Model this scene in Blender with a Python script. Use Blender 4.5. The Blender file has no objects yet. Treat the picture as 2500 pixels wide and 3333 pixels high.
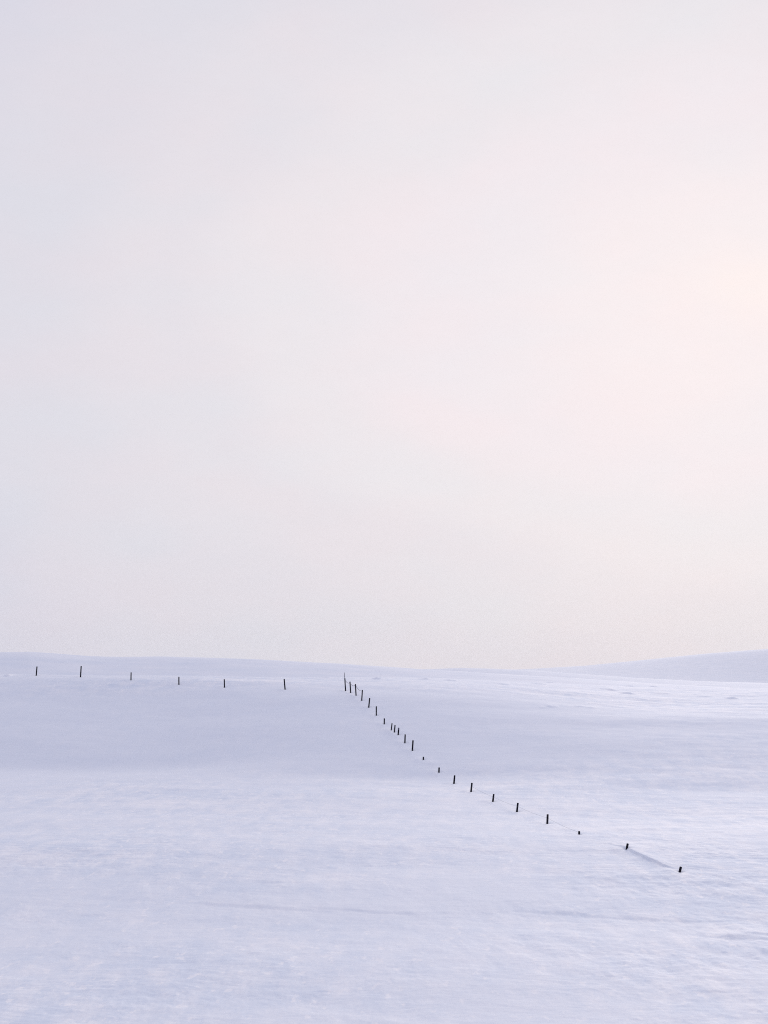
import bpy, math
import numpy as np
from mathutils import Vector, Matrix

scene = bpy.context.scene
col = scene.collection

# ------------------------------------------------------------ camera
F = 5000.0                                   # focal length in photo pixels (photo 2500 x 3333)
HOR = 2180.0                                 # photo row of the eye-level horizon
PITCH = math.atan((HOR - 1666.5) / F)
cam_d = bpy.data.cameras.new('camera')
cam_d.sensor_fit = 'HORIZONTAL'
cam_d.sensor_width = 36.0
cam_d.lens = 36.0 * F / 2500.0
cam_d.clip_start = 0.1
cam_d.clip_end = 20000.0
cam = bpy.data.objects.new('camera', cam_d)
col.objects.link(cam)
cam.location = (0, 0, 0)
cam.rotation_euler = (math.radians(90) + PITCH, 0, 0)
scene.camera = cam

# ------------------------------------------------------------ light
SUN_AZ = math.atan(1230 / F)                 # to the right of the view axis (+Y)
SUN_EL = math.radians(13.9)
sdir = Vector((math.sin(SUN_AZ) * math.cos(SUN_EL), math.cos(SUN_AZ) * math.cos(SUN_EL), math.sin(SUN_EL)))
sun_d = bpy.data.lights.new('sun', 'SUN')
sun_d.energy = 1.5
sun_d.angle = math.radians(18)
sun_d.color = (1.0, 0.925, 0.86)
sun = bpy.data.objects.new('sun', sun_d)
col.objects.link(sun)
sun.rotation_euler = sdir.to_track_quat('Z', 'Y').to_euler()

scene.view_settings.view_transform = 'Standard'
scene.view_settings.look = 'None'
scene.view_settings.exposure = 0.0
scene.view_settings.gamma = 1.0
scene.cycles.pixel_filter_type = 'BLACKMAN_HARRIS'
scene.cycles.filter_width = 1.05
scene.cycles.use_denoising = False


def srgb(r, g, b):
    def f(c):
        c /= 255.0
        return c / 12.92 if c <= 0.04045 else ((c + 0.055) / 1.055) ** 2.4
    return (f(r), f(g), f(b), 1.0)


def build_world():
    w = bpy.data.worlds.new('World')
    scene.world = w
    w.use_nodes = True
    nt = w.node_tree
    nt.nodes.clear()
    N, L = nt.nodes.new, nt.links.new

    def math_n(op, a=None, b=None):
        n = N('ShaderNodeMath'); n.operation = op
        for i, v in enumerate((a, b)):
            if v is None: continue
            if isinstance(v, (int, float)): n.inputs[i].default_value = v
            else: L(v, n.inputs[i])
        return n.outputs[0]

    tc = N('ShaderNodeTexCoord')
    right = Vector((sdir.y, -sdir.x, 0)).normalized()
    up = right.cross(sdir)

    def dot(v):
        n = N('ShaderNodeVectorMath'); n.operation = 'DOT_PRODUCT'
        L(tc.outputs['Generated'], n.inputs[0]); n.inputs[1].default_value = v
        return n.outputs['Value']
    dx, dy, dz = dot(right), dot(sdir), dot(up)

    # large soft cloud structure that bends the edge of the glow
    mp = N('ShaderNodeMapping'); L(tc.outputs['Generated'], mp.inputs[0])
    mp.inputs['Scale'].default_value = (1, 1, 2.2); mp.inputs['Rotation'].default_value = (0, math.radians(28), 0)
    n1 = N('ShaderNodeTexNoise'); L(mp.outputs[0], n1.inputs['Vector'])
    n1.inputs['Scale'].default_value = 5.0; n1.inputs['Detail'].default_value = 3.0
    n1.inputs['Roughness'].default_value = 0.45
    n2 = N('ShaderNodeTexNoise'); L(mp.outputs[0], n2.inputs['Vector'])
    n2.inputs['Scale'].default_value = 9.0; n2.inputs['Detail'].default_value = 4.0
    n2.inputs['Roughness'].default_value = 0.5

    cx = N('ShaderNodeCombineXYZ')
    L(math_n('MULTIPLY', dx, 0.55), cx.inputs[0])
    L(math_n('MULTIPLY', dz, 1.06), cx.inputs[1])
    L(math_n('SUBTRACT', 1.0, dy), cx.inputs[2])
    ln = N('ShaderNodeVectorMath'); ln.operation = 'LENGTH'; L(cx.outputs[0], ln.inputs[0])
    off = math_n('MULTIPLY', math_n('SUBTRACT', n1.outputs['Fac'], 0.5), 0.07)
    dist = math_n('ADD', ln.outputs['Value'], off)
    fac = math_n('POWER', math_n('DIVIDE', math_n('MAXIMUM', dist, 0.0), 2.2), 0.5)
    ramp = N('ShaderNodeValToRGB'); L(fac, ramp.inputs[0])
    ramp.color_ramp.interpolation = 'EASE'
    stops = [(0.0, (250, 240, 239)), (0.05, (246, 237, 239)), (0.12, (242, 234, 238)), (0.17, (237, 232, 236)),
             (0.22, (231, 227, 233)), (0.28, (226, 223, 231)), (0.36, (219, 218, 230)), (0.60, (210, 212, 228)),
             (1.1, (203, 206, 229)), (2.1, (194, 198, 229))]
    cr = ramp.color_ramp
    while len(cr.elements) > 1: cr.elements.remove(cr.elements[-1])
    cr.elements[0].position = 0; cr.elements[0].color = srgb(*stops[0][1])
    for d, c in stops[1:]:
        e = cr.elements.new(math.sqrt(d / 2.2)); e.color = srgb(*c)

    # pinkish / greyish patches in the thin cloud
    tint = N('ShaderNodeValToRGB'); L(n2.outputs['Fac'], tint.inputs[0])
    tint.color_ramp.elements[0].position = 0.35; tint.color_ramp.elements[0].color = (0.98, 1.0, 1.012, 1)
    tint.color_ramp.elements[1].position = 0.65; tint.color_ramp.elements[1].color = (1.010, 0.993, 0.999, 1)
    mul = N('ShaderNodeMix'); mul.data_type = 'RGBA'; mul.blend_type = 'MULTIPLY'
    mul.inputs[0].default_value = 1.0
    L(ramp.outputs[0], mul.inputs[6]); L(tint.outputs[0], mul.inputs[7])

    # fine veil structure
    n3 = N('ShaderNodeTexNoise'); L(mp.outputs[0], n3.inputs['Vector'])
    n3.inputs['Scale'].default_value = 45.0; n3.inputs['Detail'].default_value = 7.0
    n3.inputs['Roughness'].default_value = 0.85
    veil = math_n('ADD', math_n('MULTIPLY', math_n('SUBTRACT', n3.outputs['Fac'], 0.5), 0.05), 1.0)

    sky = N('ShaderNodeTexSky'); sky.sky_type = 'NISHITA'; sky.sun_disc = False
    sky.sun_elevation = SUN_EL; sky.sun_rotation = SUN_AZ
    sky.air_density = 1.0; sky.dust_density = 2.0; sky.altitude = 300
    b1 = N('ShaderNodeBackground'); L(sky.outputs[0], b1.inputs[0]); b1.inputs[1].default_value = 0.05
    b2 = N('ShaderNodeBackground'); L(mul.outputs[2], b2.inputs[0]); L(veil, b2.inputs[1])
    mix = N('ShaderNodeMixShader'); mix.inputs[0].default_value = 0.975      # cloud cover over the clear sky
    L(b1.outputs[0], mix.inputs[1]); L(b2.outputs[0], mix.inputs[2])
    out = N('ShaderNodeOutputWorld'); L(mix.outputs[0], out.inputs[0])


build_world()

# ------------------------------------------------------------ noise
rng = np.random.RandomState(7)
PERM = rng.permutation(256).astype(np.int64)
PERM = np.concatenate([PERM, PERM])
GR = np.stack([np.cos(np.arange(256) * 2.39996), np.sin(np.arange(256) * 2.39996)], 1)


def gnoise(x, y):
    xi = np.floor(x).astype(np.int64); yi = np.floor(y).astype(np.int64)
    fx = x - xi; fy = y - yi
    u = fx * fx * fx * (fx * (fx * 6 - 15) + 10); v = fy * fy * fy * (fy * (fy * 6 - 15) + 10)

    def g(ix, iy, dx, dy):
        h = PERM[(PERM[ix & 255] + iy) & 255]
        return GR[h, 0] * dx + GR[h, 1] * dy
    a = g(xi, yi, fx, fy); b = g(xi + 1, yi, fx - 1, fy)
    c = g(xi, yi + 1, fx, fy - 1); d = g(xi + 1, yi + 1, fx - 1, fy - 1)
    return (a + u * (b - a)) * (1 - v) + (c + u * (d - c)) * v


def fbm(x, y, octv=4, gain=0.5, seed=0.0):
    s = 0.0; a = 1.0; f = 1.0
    for i in range(octv):
        s = s + a * gnoise(x * f + 17.3 * i + seed, y * f - 9.1 * i + seed * 1.7)
        a *= gain; f *= 2.03
    return s


def sstep(a, b, t):
    t = np.clip((t - a) / (b - a), 0, 1)
    return t * t * (3 - 2 * t)


# ------------------------------------------------------------ terrain
def prof(rows):
    d = np.array([r[1] for r in rows], float)
    z = -(np.array([r[0] for r in rows], float) - HOR) * d / F
    return d, z


def smooth_profile(pts):
    d = np.array([p[0] for p in pts], float); z = np.array([p[1] for p in pts], float)
    g = np.concatenate([np.arange(0, 400, 0.5), np.arange(400, 6000, 10.0)])
    v = np.interp(g, d, z)
    m = g < 400
    t = v[m].copy()
    k = np.hanning(15); k /= k.sum()
    t2 = np.convolve(np.pad(t, 7, mode='edge'), k, 'valid')
    w = sstep(20, 60, g[m])
    v[m] = t * (1 - w) + t2 * w
    return g, v


NEAR = [(0, -1.75), (6, -3.2), (25, -9.3), (36, -10.7), (47, -10.86), (66, -10.72)]
LEFT = smooth_profile(NEAR + [(88, -9.86), (107, -9.86), (143, -9.06), (185, -1.15), (191, -0.78), (198, -0.74),
                              (207, -0.98), (240, -4.5), (300, -7), (6000, -9)])
MID = smooth_profile(NEAR + [(88, -9.9), (105, -9.86), (132.7, -9.29), (170.9, -2.8), (184, -1.62), (198, -1.1), (210, -1.02),
                             (220, -1.2), (245, -3.5), (300, -8), (700, -12), (1200, -14), (6000, -14.5)])
RIGHT = smooth_profile(NEAR + [(88, -9.95), (107, -9.86), (122.2, -9.54), (157.9, -4.9), (180, -3.85), (203, -2.68), (211, -2.5), (220, -2.62),
                               (240, -4.2), (260, -6.0), (290, -7.6), (340, -9), (700, -12), (1200, -14), (6000, -14.5)])


def base_height(x, y):
    r = np.hypot(x, y)
    th = np.arctan2(x, y)
    D = r * np.cos(np.clip(th, -0.27, 0.27))
    u = np.tan(np.clip(th, -0.27, 0.27))
    zl = np.interp(D, *LEFT); zm = np.interp(D, *MID); zr = np.interp(D, *RIGHT)
    wl = 1 - sstep(-0.16, 0.0, u)
    wr = sstep(0.0, 0.215, u)
    z = zm * (1 - wl - wr) + zl * wl + zr * wr
    return z


def row_base(px, py, hfun):
    """Point where the sight line of a photo pixel meets the snow."""
    cx = (px - 1250) / F; cy = (1666.5 - py) / F
    c, s = math.cos(PITCH), math.sin(PITCH)
    dv = np.array([cx, c - s * cy, s + c * cy])
    t = np.arange(20, 420, 0.1)
    P = dv[None, :] * t[:, None]
    h = hfun(P[:, 0], P[:, 1])
    i = np.argmax(P[:, 2] <= h)
    if not (P[i, 2] <= h[i]):
        i = np.argmin(P[:, 2] - h)
    return P[i]


# small wind-cut lips of hard snow: photo x, y, half length (px), height (m), fade depth (m)
LIPS = [
    (22, 2204, 16, 0.26, 2.5), (1067, 2189, 22, 0.20, 2.0), (1228, 2212, 26, 0.22, 3.0), (1385, 2211, 30, 0.20, 3.0),
    (1470, 2215, 30, 0.20, 3.0), (1790, 2213, 26, 0.24, 2.5), (1760, 2228, 40, 0.16, 3.0), (1640, 2227, 35, 0.14, 3.0),
    (2050, 2227, 24, 0.22, 2.5), (2130, 2229, 24, 0.22, 2.5), (1990, 2246, 40, 0.20, 3.0), (2045, 2258, 40, 0.26, 3.0),
    (2160, 2258, 45, 0.12, 3.0), (2385, 2275, 30, 0.26, 2.5), (2300, 2268, 40, 0.12, 3.0),
    (1795, 2300, 34, 0.13, 1.6), (1890, 2300, 26, 0.12, 1.4), (1925, 2304, 30, 0.08, 1.5), (1770, 2303, 22, 0.07, 1.5),
    (850, 2948, 300, 0.095, 2.2), (1180, 2962, 240, 0.055, 1.5), (1400, 2487, 30, 0.07, 1.0), (930, 2874, 110, 0.045, 1.4), (1960, 2974, 340, 0.09, 2.2), (1350, 2966, 220, 0.03, 2.0),
    (2290, 2992, 120, 0.035, 1.6), (2380, 3046, 95, 0.05, 0.5), (2475, 3037, 60, 0.07, 0.5), (2440, 3050, 130, 0.04, 0.8),
    (2430, 2680, 90, 0.05, 2.0), (2140, 2710, 60, 0.04, 2.0),
    (1060, 3228, 35, 0.030, 0.5), (1780, 3182, 45, 0.02, 0.5), (2070, 3312, 20, 0.03, 0.4), (1990, 3180, 22, 0.025, 0.4),
    (2330, 3222, 70, 0.022, 0.5), (2420, 3187, 80, 0.02, 0.5), (2450, 3246, 50, 0.02, 0.5), (2480, 3284, 30, 0.03, 0.4),
    (260, 2775, 60, 0.05, 1.6), (450, 2730, 30, 0.05, 1.6), (100, 2785, 40, 0.04, 1.6), (1000, 2722, 50, 0.03, 2.0),
    (300, 2975, 90, 0.03, 1.5), (360, 3290, 40, 0.02, 0.5), (200, 3185, 70, 0.02, 0.8), (420, 3080, 60, 0.03, 0.8),
    (830, 3108, 30, 0.03, 0.6), (1690, 3048, 40, 0.02, 0.6), (1200, 2815, 60, 0.03, 1.6),
    (1660, 2632, 60, 0.03, 2.0), (1800, 2630, 70, 0.03, 2.0),
]
LIPW = []
for (px, py, hl, h, fd) in LIPS:
    p = row_base(px, py, base_height)
    if py < 2310: h *= 0.9; hl *= 0.8; fd *= 0.7
    LIPW.append((p[0], p[1], hl * p[1] / F, h, fd))

# drift that buries the fence between the two last posts
DR = [row_base(a, b, base_height) for a, b in ((1968, 2742), (2041, 2768), (2110, 2802), (2160, 2822), (2192, 2830), (2206, 2834))]
DRH = [0.0, 0.13, 0.16, 0.12, 0.05, 0.0]


def seg_ridge(x, y):
    """Drift with a sharp crest along the buried fence: long ramp behind, short steep face in front."""
    A = np.array([DR[0][0], DR[0][1]]); B = np.array([DR[-1][0], DR[-1][1]])
    ax = B - A; Ln = np.hypot(*ax); ax = ax / Ln
    nx = np.array([-ax[1], ax[0]])
    if nx[1] < 0: nx = -nx
    s = (x - A[0]) * ax[0] + (y - A[1]) * ax[1]
    q = (x - A[0]) * nx[0] + (y - A[1]) * nx[1]
    ks = [(p[0] - A[0]) * ax[0] + (p[1] - A[1]) * ax[1] for p in DR]
    kq = [(p[0] - A[0]) * nx[0] + (p[1] - A[1]) * nx[1] for p in DR]
    h = np.interp(s, ks, DRH, left=0, right=0)
    q = q - np.interp(s, ks, kq) - 0.05 * gnoise(s * 0.9, s * 0)
    face = 0.36 * np.clip(1 + q / 1.0, 0, 1) ** 1.5 + 0.64 * sstep(-0.07, 0.0, q)
    back = np.clip(1 - np.maximum(q, 0) / 3.6, 0, 1) ** 1.5
    return h * np.where(q < 0, face, back)


SCOOPS = []


def snow_height(x, y):
    z = base_height(x, y)
    r = np.hypot(x, y)
    k = sstep(15, 45, r)
    far = sstep(90, 170, r)
    # rolling drifts
    z = z + k * 0.20 * fbm(x / 30.0, y / 17.0, 2, 0.5, 3.1)
    pt = patch(x, y)
    z = z + k * 0.055 * (1 + 0.9 * far) * fbm(x / 7.0 + 0.1 * y, y / 4.2, 3, 0.5, 8.4) * (0.3 + 0.7 * pt)
    # wind-carved ridges, warped so that they break up and wander
    wx = x + 1.6 * gnoise(x / 4.0, y / 4.0); wy = y + 1.5 * gnoise(x / 5.0 + 40, y / 4.0)
    n = fbm(wx / 3.4 + 0.25 * wy, wy / 1.5, 3, 0.55, 21.0)
    n = 1 - np.abs(n) * 1.9
    z = z + k * pt * (0.016 + 0.008 * far) * n * np.abs(n)
    # lumps and fine crust
    p2 = patch2(x, y) * (0.4 + 0.6 * np.minimum(pt, 1))
    near_ = 1 - 0.75 * sstep(80, 125, r)
    z = z + k * near_ * 0.056 * fbm(x / 1.2, y / 2.6, 4, 0.55, 55.0) * (0.25 + p2)
    z = z + k * (1 - sstep(75, 100, r)) * 0.007 * fbm(x / 0.3, y / 0.7, 2, 0.6, 75.0) * (0.3 + p2)
    for (lx, ly, hl, h, fd) in LIPW:
        m = (np.abs(x - lx) < 1.3 * hl) & (np.abs(y - ly) < 3.2 * fd + 1.0 + 0.4 * hl)
        if not m.any(): continue
        X = x[m] - lx; Y = y[m] - ly - 0.16 * hl * 0.3 * gnoise(X / (0.35 * hl + 0.3) + lx, X * 0) * 2 - 0.05 * gnoise(X * 2.0 + ly, X * 0)
        if h > 0.05 and hl > 2.5 and ly < 100: Y = Y + 0.33 * X
        w = np.clip(1 - (X / hl) ** 2, 0, 1) ** 1.2 * (0.75 + 0.5 * gnoise(X / (0.3 * hl + .2) + 5 * ly, X * 0))
        fr = 0.22 * fd if hl < 2.5 or ly > 100 else 0.34 * fd
        shp = np.where(Y < 0, sstep(-fr, 0, Y), 1 - sstep(0, 3 * fd, Y))
        z[m] += h * w * shp
    z = z + seg_ridge(x, y)
    for (sx, sy) in SCOOPS:
        m = (np.abs(x - sx) < 1.6) & (np.abs(y - sy) < 2.2)
        if not m.any(): continue
        X = x[m] - sx; Y = y[m] - sy
        z[m] += 0.07 * np.exp(-((X + 0.45) / 0.4) ** 2 - (Y / 0.8) ** 2) - 0.09 * np.exp(-(X / 0.22) ** 2 - ((Y + 0.1) / 0.35) ** 2)
    return z


def patch(x, y):
    """Where the wind has scoured the snow (1) and where it lies smooth (0)."""
    b = 0.5 + 0.9 * fbm(x / 24.0, y / 16.0, 2, 0.5, 90.0)
    r = np.hypot(x, y)
    u = x / np.maximum(y, 1.0)
    # the steep shaded bank is smooth, the foreground and the brow of the hill are scoured
    bank = sstep(124, 142, y) * (1 - sstep(172, 184, y - 12 * sstep(0.05, 0.2, u) * -1))
    bank = bank * (1 - 0.5 * sstep(0.12, 0.22, u))
    c = b + 0.35 * sstep(0.02, 0.22, u)
    return np.clip(c, 0.12, 1.4) * (1 - 0.9 * bank)


def patch2(x, y):
    return np.clip(0.3 + 1.3 * fbm(x / 9.0, y / 7.0, 2, 0.5, 140.0) + 0.5 * sstep(0.05, 0.2, x / np.maximum(y, 1)), 0, 1.6)


def grid_object(name, th, r, hfun, mat, kind='structure'):
    TH, R = np.meshgrid(th, r)
    X = R * np.sin(TH); Y = R * np.cos(TH)
    Z = hfun(X.ravel(), Y.ravel()).reshape(X.shape)
    nr, nc = X.shape
    co = np.stack([X, Y, Z], -1).reshape(-1, 3).astype(np.float32)
    i = np.arange(nr - 1)[:, None] * nc + np.arange(nc - 1)[None, :]
    q = np.stack([i, i + 1, i + nc + 1, i + nc], -1).reshape(-1, 4)[:, ::1]
    me = bpy.data.meshes.new(name)
    me.vertices.add(len(co)); me.vertices.foreach_set('co', co.ravel())
    me.loops.add(q.size); me.loops.foreach_set('vertex_index', q.ravel().astype(np.int32))
    me.polygons.add(len(q))
    me.polygons.foreach_set('loop_start', (np.arange(len(q)) * 4).astype(np.int32))
    me.polygons.foreach_set('loop_total', np.full(len(q), 4, np.int32))
    me.polygons.foreach_set('use_smooth', np.ones(len(q), bool))
    me.update(); me.validate()
    # make faces point up
    if me.polygons[len(me.polygons) // 2].normal.z < 0:
        me.flip_normals()
    if name == 'ground':
        at = me.attributes.new('scour', 'FLOAT', 'POINT')
        at.data.foreach_set('value', np.clip(patch(X.ravel(), Y.ravel()), 0, 1.3).astype(np.float32))
    me.materials.append(mat)
    o = bpy.data.objects.new(name, me); col.objects.link(o)
    if kind: o['kind'] = kind
    return o


# ------------------------------------------------------------ materials
def snow_material(name, fine=True):
    m = bpy.data.materials.new(name); m.use_nodes = True
    nt = m.node_tree; N, L = nt.nodes.new, nt.links.new
    b = nt.nodes['Principled BSDF']
    b.inputs['Roughness'].default_value = 0.8
    b.inputs['Specular IOR Level'].default_value = 0.15
    geo = N('ShaderNodeNewGeometry')

    def noise(scale, sx, sy, detail, rough):
        mp = N('ShaderNodeMapping'); L(geo.outputs['Position'], mp.inputs[0])
        mp.inputs['Scale'].default_value = (sx, sy, 1.0)
        n = N('ShaderNodeTexNoise'); L(mp.outputs[0], n.inputs['Vector'])
        n.inputs['Scale'].default_value = scale; n.inputs['Detail'].default_value = detail
        n.inputs['Roughness'].default_value = rough
        return n.outputs['Fac']
    # fresh powder against older wind crust
    na = noise(0.12, 0.6, 1.0, 5, 0.6)
    nb = noise(1.0, 0.9, 0.28, 5, 0.62)
    nc = noise(9.0, 1.0, 0.35, 3, 0.8)

    def mixf(f, a, c):
        mx = N('ShaderNodeMix'); mx.inputs[0].default_value = f; L(a, mx.inputs[2]); L(c, mx.inputs[3])
        return mx.outputs[0]
    if fine:
        at = N('ShaderNodeAttribute'); at.attribute_name = 'scour'

        def mth(op, a, c):
            q = N('ShaderNodeMath'); q.operation = op
            for i_, v_ in enumerate((a, c)):
                if isinstance(v_, (int, float)): q.inputs[i_].default_value = v_
                else: L(v_, q.inputs[i_])
            return q.outputs[0]
        base = mth('SUBTRACT', mixf(0.26, mixf(0.62, na, nb), nc), 0.5)
        gain = mth('ADD', mth('MULTIPLY', at.outputs['Fac'], 1.0), 0.15)
        n = mth('ADD', mth('MULTIPLY', base, gain), 0.5)
        # sparse bright flecks: light on upturned facets, painted into the snow colour
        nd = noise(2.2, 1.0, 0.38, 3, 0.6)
        lit_fleck = mth('MULTIPLY', mth('MULTIPLY', mth('MAXIMUM', mth('SUBTRACT', nd, 0.60), 0.0), 2.4), at.outputs['Fac'])
        n = mth('ADD', n, lit_fleck)
    else:
        n = na
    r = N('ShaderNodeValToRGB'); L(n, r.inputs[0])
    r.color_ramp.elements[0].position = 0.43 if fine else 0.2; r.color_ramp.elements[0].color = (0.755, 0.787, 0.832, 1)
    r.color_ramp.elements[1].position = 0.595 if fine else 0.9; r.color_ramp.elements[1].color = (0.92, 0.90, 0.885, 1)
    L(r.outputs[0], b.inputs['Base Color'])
    if fine:
        b1 = N('ShaderNodeBump'); b1.inputs['Strength'].default_value = 0.55; b1.inputs['Distance'].default_value = 0.018
        L(noise(5.0, 0.7, 1.0, 4, 0.65), b1.inputs['Height'])
        b2 = N('ShaderNodeBump'); b2.inputs['Strength'].default_value = 0.5; b2.inputs['Distance'].default_value = 0.05
        L(noise(0.9, 0.45, 1.0, 5, 0.55), b2.inputs['Height']); L(b1.outputs[0], b2.inputs['Normal'])
        L(b2.outputs[0], b.inputs['Normal'])
    else:
        b1 = N('ShaderNodeBump'); b1.inputs['Strength'].default_value = 0.4; b1.inputs['Distance'].default_value = 0.4
        L(noise(0.05, 0.5, 1.0, 6, 0.55), b1.inputs['Height'])
        L(b1.outputs[0], b.inputs['Normal'])
    return m


def wood_material():
    m = bpy.data.materials.new('weathered_wood'); m.use_nodes = True
    nt = m.node_tree; N, L = nt.nodes.new, nt.links.new
    b = nt.nodes['Principled BSDF']; b.inputs['Roughness'].default_value = 0.9
    b.inputs['Specular IOR Level'].default_value = 0.1
    tc = N('ShaderNodeTexCoord'); mp = N('ShaderNodeMapping'); L(tc.outputs['Object'], mp.inputs[0])
    mp.inputs['Scale'].default_value = (30, 30, 2.5)
    n = N('ShaderNodeTexNoise'); L(mp.outputs[0], n.inputs['Vector']); n.inputs['Detail'].default_value = 5
    r = N('ShaderNodeValToRGB'); L(n.outputs['Fac'], r.inputs[0])
    r.color_ramp.elements[0].position = 0.3; r.color_ramp.elements[0].color = (0.004, 0.004, 0.009, 1)
    r.color_ramp.elements[1].position = 0.75; r.color_ramp.elements[1].color = (0.018, 0.017, 0.026, 1)
    L(r.outputs[0], b.inputs['Base Color'])
    bp = N('ShaderNodeBump'); bp.inputs['Distance'].default_value = 0.006; L(n.outputs['Fac'], bp.inputs['Height'])
    L(bp.outputs[0], b.inputs['Normal'])
    return m


def plain_material(name, c, rough=0.8):
    m = bpy.data.materials.new(name); m.use_nodes = True
    nt = m.node_tree; N, L = nt.nodes.new, nt.links.new
    b = nt.nodes['Principled BSDF']; b.inputs['Roughness'].default_value = rough
    tc = N('ShaderNodeTexCoord')
    n = N('ShaderNodeTexNoise'); L(tc.outputs['Object'], n.inputs['Vector']); n.inputs['Scale'].default_value = 14
    r = N('ShaderNodeValToRGB'); L(n.outputs['Fac'], r.inputs[0])
    r.color_ramp.elements[0].color = (c[0] * .6, c[1] * .6, c[2] * .6, 1)
    r.color_ramp.elements[1].color = (min(1, c[0] * 1.4), min(1, c[1] * 1.4), min(1, c[2] * 1.4), 1)
    L(r.outputs[0], b.inputs['Base Color'])
    return m


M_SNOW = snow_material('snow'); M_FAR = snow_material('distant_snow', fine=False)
M_WOOD = wood_material(); M_STAKE = plain_material('grey_stake', (0.06, 0.06, 0.08))
M_PALE = plain_material('bleached_wood', (0.10, 0.10, 0.14)); M_WIRE = plain_material('frosted_wire', (0.16, 0.16, 0.2)); M_ROPE = plain_material('slack_rope', (0.07, 0.07, 0.10))

# ------------------------------------------------------------ where the fence posts stand
G_L = 'fence posts along the brow of the hill'
G_R = 'fence posts descending the snowy bank'
# top x, top y, bottom x, bottom y, width (photo px), group, label
POSTS = [
    (120.4, 2169.7, 117.9, 2198.6, 3.7, G_L, 'leftmost fence post of the hilltop row, thin and leaning slightly right'),
    (264.4, 2168.3, 262.2, 2203.3, 3.7, G_L, 'tallest post of the sparse hilltop row, second from the left edge'),
    (426.8, 2188.9, 426.4, 2213.1, 3.4, G_L, 'short upright post third from left in the sparse hilltop row'),
    (582.3, 2203.3, 582.3, 2227.2, 3.5, G_L, 'shortest upright post of the hilltop row, fourth from the left'),
    (730.0, 2211.3, 730.7, 2236.6, 3.6, G_L, 'short post leaning a hair left, fifth from left in the hilltop row'),
    (925.0, 2210.6, 927.9, 2243.5, 3.7, G_L, 'tall post leaning left, last of the sparse row before the corner pole'),
    (1122.5, 2208.0, 1124.9, 2247.9, 3.6, G_R, 'corner fence post with a thin grey pole rising high above it'),
    (1139.2, 2219.1, 1141.5, 2254.1, 3.5, G_R, 'left-leaning post tied by a slack rope beside the corner pole'),
    (1156.9, 2226.8, 1159.0, 2262.9, 3.5, G_R, 'left-leaning tall post, second downhill from the corner pole'),
    (1179.7, 2246.2, 1177.5, 2279.9, 3.6, G_R, 'first right-leaning post downhill from the corner pole'),
    (1203.4, 2272.4, 1200.4, 2301.9, 3.7, G_R, 'right-leaning post just above the upright post on the bank'),
    (1224.9, 2299.4, 1224.9, 2328.3, 3.5, G_R, 'perfectly upright post high on the bank above the short stub'),
    (1251.1, 2338.6, 1250.7, 2355.7, 3.9, G_R, 'short stubby post halfway down the bank above the close trio'),
    (1276.2, 2354.5, 1273.6, 2376.5, 3.4, G_R, 'uppermost and thinnest of the three close-set posts on the bank'),
    (1285.9, 2360.4, 1283.8, 2382.6, 3.7, G_R, 'middle one of the three close-set posts on the bank'),
    (1298.1, 2369.1, 1296.2, 2391.0, 4.0, G_R, 'lowest of the three close-set posts, with a paler top'),
    (1318.9, 2391.4, 1317.9, 2417.5, 4.0, G_R, 'post with a slanted top just below the close trio'),
    (1344.5, 2410.1, 1342.4, 2442.1, 4.3, G_R, 'long post low on the shaded bank, directly above the tiny stub'),
    (1378.4, 2463.8, 1378.1, 2472.1, 4.3, G_R, 'tiny post stub almost buried at the foot of the shaded bank'),
    (1429.4, 2499.2, 1428.7, 2513.4, 4.5, G_R, 'short post below the tiny stub at the end of the shaded bank'),
    (1480.1, 2524.3, 1477.8, 2549.4, 4.8, G_R, 'slim right-leaning post where the dark bank turns to bright snow'),
    (1536.3, 2548.8, 1533.6, 2575.5, 4.9, G_R, 'right-leaning post on bright snow, seventh up from the nearest post'),
    (1607.2, 2585.2, 1604.5, 2607.6, 5.1, G_R, 'shorter right-leaning post, upper end of the thin visible wire'),
    (1685.8, 2614.1, 1682.9, 2640.9, 5.3, G_R, 'right-leaning post midway along the thin visible wire'),
    (1782.8, 2651.3, 1781.8, 2680.0, 6.0, G_R, 'thick upright post just above the square stub in open snow'),
    (1885.2, 2706.3, 1885.2, 2713.6, 6.0, G_R, 'square post stub barely poking out of the bright open snow'),
    (2043.0, 2746.4, 2040.3, 2762.1, 6.6, G_R, 'short thick tilted post at the top end of the sharp snow drift'),
    (2216.3, 2822.1, 2213.4, 2835.6, 7.4, G_R, 'nearest and thickest post stump, at the lower end of the sharp snow drift'),
]
FEET = [row_base(p[2], p[3], snow_height) for p in POSTS]
SCOOPS = [(float(f[0]), float(f[1])) for f in FEET]

# ------------------------------------------------------------ ground sheet
HALF = math.radians(15.6)
dense = np.linspace(-HALF, HALF, 820)
c_l = -HALF - np.concatenate([np.linspace(0.004, 0.12, 20), np.linspace(0.15, math.pi - HALF, 50)])
th = np.concatenate([c_l[::-1], dense, -c_l])
r = np.concatenate([[0.02], np.arange(1, 30, 1.0), np.arange(30, 46, 0.4),
                    np.arange(46, 62, 0.10), np.arange(62, 78, 0.14), np.arange(78, 80, 0.14), np.arange(80, 93, 0.08), np.arange(93, 96, 0.16), np.arange(96, 125, 0.3),
                    np.arange(125, 235, 0.42), np.arange(235, 310, 1.2), np.geomspace(311, 2750, 40)])
grid_object('ground', th, r, snow_height, M_SNOW)


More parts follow.
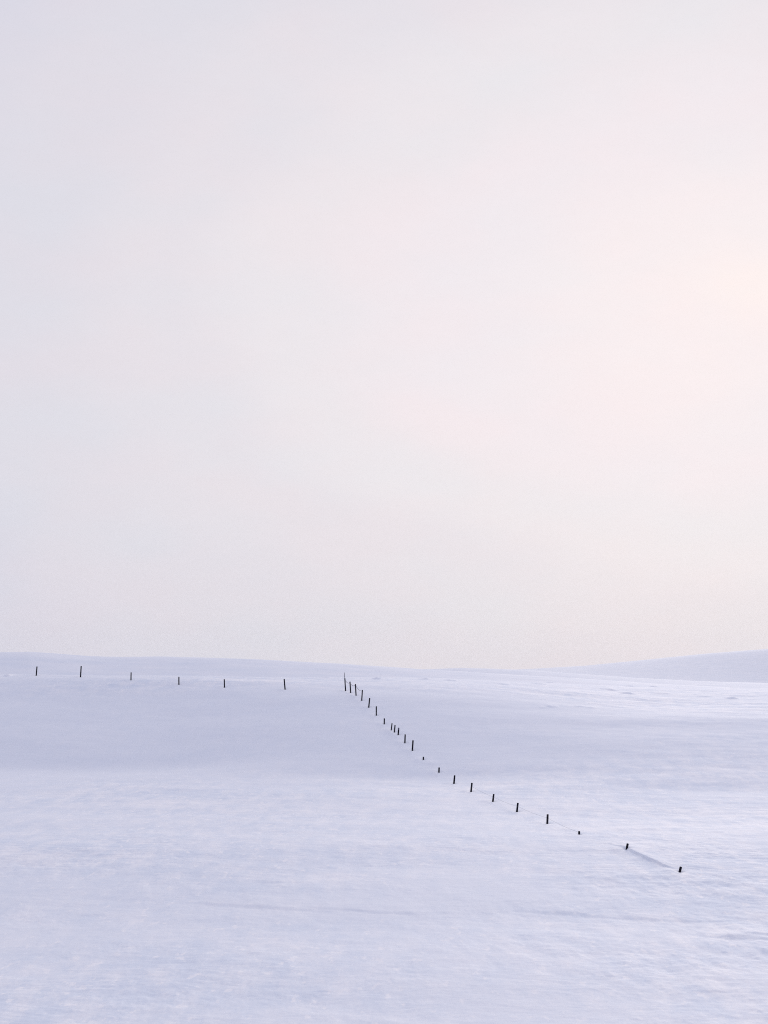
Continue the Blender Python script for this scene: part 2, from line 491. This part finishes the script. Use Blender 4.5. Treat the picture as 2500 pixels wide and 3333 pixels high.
# ------------------------------------------------------------ hills
def hill(name, depth, skyline, floor, front, back, arc, seed, rough):
    """skyline: photo (x, y) pairs; the crest of the hill stands at `depth` metres."""
    xs = np.array([p[0] for p in skyline], float); ys = np.array([p[1] for p in skyline], float)
    us = (xs - 1250) / F; tz = (HOR - ys) / F

    def hf(x, y):
        th_ = np.arctan2(x, y); u = np.tan(np.clip(th_, -1.2, 1.2)); D = np.hypot(x, y) * np.cos(th_)
        zc = np.interp(u, us, tz) * depth
        dd = D - depth
        lin = np.clip(1 + dd / front, 0, 1)
        lin = 1.06 * lin - 0.06 * lin ** 16
        f = np.where(dd < 0, 0.15 * sstep(0, 1, lin) + 0.85 * np.minimum(lin, 1), 1 - sstep(0, 1, dd / back))
        z = floor + (zc - floor) * f
        s = depth / 400.0
        z = z + rough * f * (fbm(x / (30 * s), y / (22 * s), 4, 0.5, seed))
        return z
    t = np.linspace(arc[0], arc[1], 700)
    rr = np.concatenate([np.linspace(depth - front * 1.02, depth + back * 0.15, 160), np.linspace(depth + back * 0.2, depth + back * 1.1, 20)])
    return grid_object(name, t, rr, hf, M_FAR)


hill('hill', 420, [(-3000, 2150), (-1500, 2118), (-500, 2128), (0, 2123), (100, 2122), (200, 2129), (300, 2136), (400, 2138), (540, 2138), (700, 2142), (850, 2147),
                   (1000, 2155), (1100, 2160), (1250, 2169), (1380, 2179), (1500, 2186), (1600, 2192), (1800, 2203), (2100, 2222), (3000, 2275), (4000, 2290)],
     -10, 115, 160, (-0.7, 0.22), 12.0, 0.16)
hill('hill', 900, [(-2000, 2230), (600, 2215), (1100, 2190), (1380, 2178), (1500, 2174), (1600, 2176), (1720, 2181), (1900, 2194), (2100, 2208), (2250, 2216), (2600, 2226), (4000, 2232)],
     -15.0, 150, 250, (-0.3, 0.45), 33.0, 0.2)
hill('hill', 1900, [(-1000, 2235), (1000, 2215), (1450, 2192), (1600, 2183), (1750, 2176), (1900, 2167), (2100, 2147), (2300, 2127), (2500, 2112), (2800, 2098), (3600, 2090), (5000, 2140), (7000, 2200)],
     -16.0, 300, 700, (-0.15, 0.9), 71.0, 0.3)

# ------------------------------------------------------------ fence
def tube(name, p0, p1, r0, r1, mat, seg=10, rings=6, jit=0.05, seed=0, flat=0.0, local=None):
    """Slightly crooked tapered pole between two points (relative to its object's origin)."""
    rs = np.random.RandomState(seed)
    p0 = Vector(p0); p1 = Vector(p1); d = (p1 - p0); L_ = d.length
    q = d.to_track_quat('Z', 'Y')
    vs = []; fs = []
    prof_j = 1 + jit * rs.uniform(-1, 1, seg)
    for k in range(rings + 2):
        if k <= rings: t = k / rings; sc = 1.0
        else: t = 1.0 + 0.012 / L_; sc = 0.82
        bend = Vector((math.sin(t * 3.1) * 0.01 * rs.uniform(0.5, 1), 0, 0))
        for j in range(seg):
            a = 2 * math.pi * j / seg + 0.3
            rad = (r0 + (r1 - r0) * min(t, 1)) * prof_j[j] * sc * (1 + 0.02 * rs.uniform(-1, 1))
            top = flat * rad * math.cos(a) if k >= rings else 0
            vs.append(p0 + q @ (Vector((rad * math.cos(a), rad * math.sin(a), t * L_ + top)) + bend))
    for k in range(rings + 1):
        for j in range(seg):
            a = k * seg + j; b = k * seg + (j + 1) % seg
            fs.append((a, b, b + seg, a + seg))
    fs.append(tuple(range((rings + 1) * seg, (rings + 2) * seg)))
    fs.append(tuple(reversed(range(seg))))
    me = bpy.data.meshes.new(name); me.from_pydata([tuple(v) for v in vs], [], fs)
    me.materials.append(mat)
    for p in me.polygons[:(rings + 1) * seg]: p.use_smooth = True
    me.update()
    return me


def px_dir(px, py):
    cx = (px - 1250) / F; cy = (1666.5 - py) / F
    c, s = math.cos(PITCH), math.sin(PITCH)
    return np.array([cx, c - s * cy, s + c * cy])


POSTW = []
for i, (tx, ty, bx, by, w, grp, label) in enumerate(POSTS):
    B = FEET[i]
    d = px_dir(tx, ty); T = d * (B[1] / d[1])
    rad = 0.56 * w * B[1] / F
    B = Vector(B); T = Vector(T); ax = (T - B)
    n = ax.normalized()
    foot = -n * 0.45
    me = tube('fence_post', foot, ax, rad * 1.04, rad * 0.97, M_WOOD, seed=i + 3, flat=(0.5 if i in (16, 19) else 0.12))
    POSTW.append((B, T, rad))
    if i == 15:                                   # bare, bleached wood at the head of this one
        me.materials.append(M_PALE)
        for p in me.polygons:
            if p.center.z > ax.z * 0.74: p.material_index = 1
    if i == 6:
        root = bpy.data.objects.new('fence_post', None); col.objects.link(root); root.location = B
        root.empty_display_size = 0.3
        po = bpy.data.objects.new('post', me); col.objects.link(po); po.parent = root
        d2 = px_dir(1120.7, 2189.2); T2 = Vector(d2 * (B[1] / d2[1])) - B
        low = ax * 0.35 + Vector((0.02, -rad - 0.022, 0))
        st = tube('pole', low, T2 + Vector((0.0, -rad - 0.022, 0)), 0.036, 0.026, M_STAKE, seed=77)
        so = bpy.data.objects.new('pole', st); col.objects.link(so); so.parent = root
        so['label'] = 'thin grey pole lashed to the post and rising above it'
        o = root
    else:
        o = bpy.data.objects.new('fence_post', me); col.objects.link(o); o.location = B
    o['label'] = label; o['category'] = 'fence post'; o['group'] = grp


def strand(pts, rad, verts, faces):
    seg = 6; base = len(verts)
    for k, p in enumerate(pts):
        a = pts[max(k - 1, 0)]; b = pts[min(k + 1, len(pts) - 1)]
        q = (b - a).to_track_quat('Z', 'Y')
        for j in range(seg):
            an = 2 * math.pi * j / seg
            verts.append(tuple(p + q @ Vector((rad * math.cos(an), rad * math.sin(an), 0))))
    for k in range(len(pts) - 1):
        for j in range(seg):
            a = base + k * seg + j; b = base + k * seg + (j + 1) % seg
            faces.append((a, b, b + seg, a + seg))


def wire(name, idx, frac, sag, rad, mat, label, cat, start=None, end_drop=None):
    vs, fs = [], []
    for a, b in zip(idx[:-1], idx[1:]):
        Ba, Ta, ra = POSTW[a]; Bb, Tb, rb = POSTW[b]
        pa = Ba + (Ta - Ba) * frac + Vector((0, -ra, 0)); pb = Bb + (Tb - Bb) * frac + Vector((0, -rb, 0))
        pts = []
        for k in range(15):
            t = k / 14
            p = pa.lerp(pb, t); p.z -= sag * 4 * t * (1 - t)
            pts.append(p)
        strand(pts, rad, vs, fs)
    me = bpy.data.meshes.new(name); me.from_pydata(vs, [], fs); me.materials.append(mat); me.update()
    o = bpy.data.objects.new(name, me); col.objects.link(o)
    o['label'] = label; o['category'] = cat
    return o


wire('rope', [6, 7, 8, 9], 0.93, 0.22, 0.018, M_ROPE, 'dark slack rope sagging from the corner pole to the posts beside it', 'rope')
wire('fence_wire', [21, 22, 23, 24, 25], 0.62, 0.06, 0.0045, M_WIRE, 'thin pale wire strung between the lower posts on the bright snow', 'wire')

# ------------------------------------------------------------ haze
def haze(x0, x1, y0, y1, z0, z1, dens):
    me = bpy.data.meshes.new('haze')
    v = [(x, y, z) for z in (z0, z1) for x, y in ((x0, y0), (x1, y0), (x1, y1), (x0, y1))]
    f = [(3, 2, 1, 0), (4, 5, 6, 7), (0, 1, 5, 4), (1, 2, 6, 5), (2, 3, 7, 6), (3, 0, 4, 7)]
    me.from_pydata(v, [], f)
    m = bpy.data.materials.new('haze'); m.use_nodes = True
    nt = m.node_tree; nt.nodes.clear()
    out = nt.nodes.new('ShaderNodeOutputMaterial'); pv = nt.nodes.new('ShaderNodeVolumePrincipled')
    pv.inputs['Color'].default_value = (0.95, 0.97, 1.0, 1); pv.inputs['Density'].default_value = dens
    pv.inputs['Anisotropy'].default_value = 0.3
    nt.links.new(pv.outputs[0], out.inputs['Volume'])
    me.materials.append(m)
    o = bpy.data.objects.new('haze', me); col.objects.link(o); o['kind'] = 'stuff'


HAZE = True
if HAZE:
    haze(-2850, 2850, -2850, 2850, -19, 62, 0.00005)
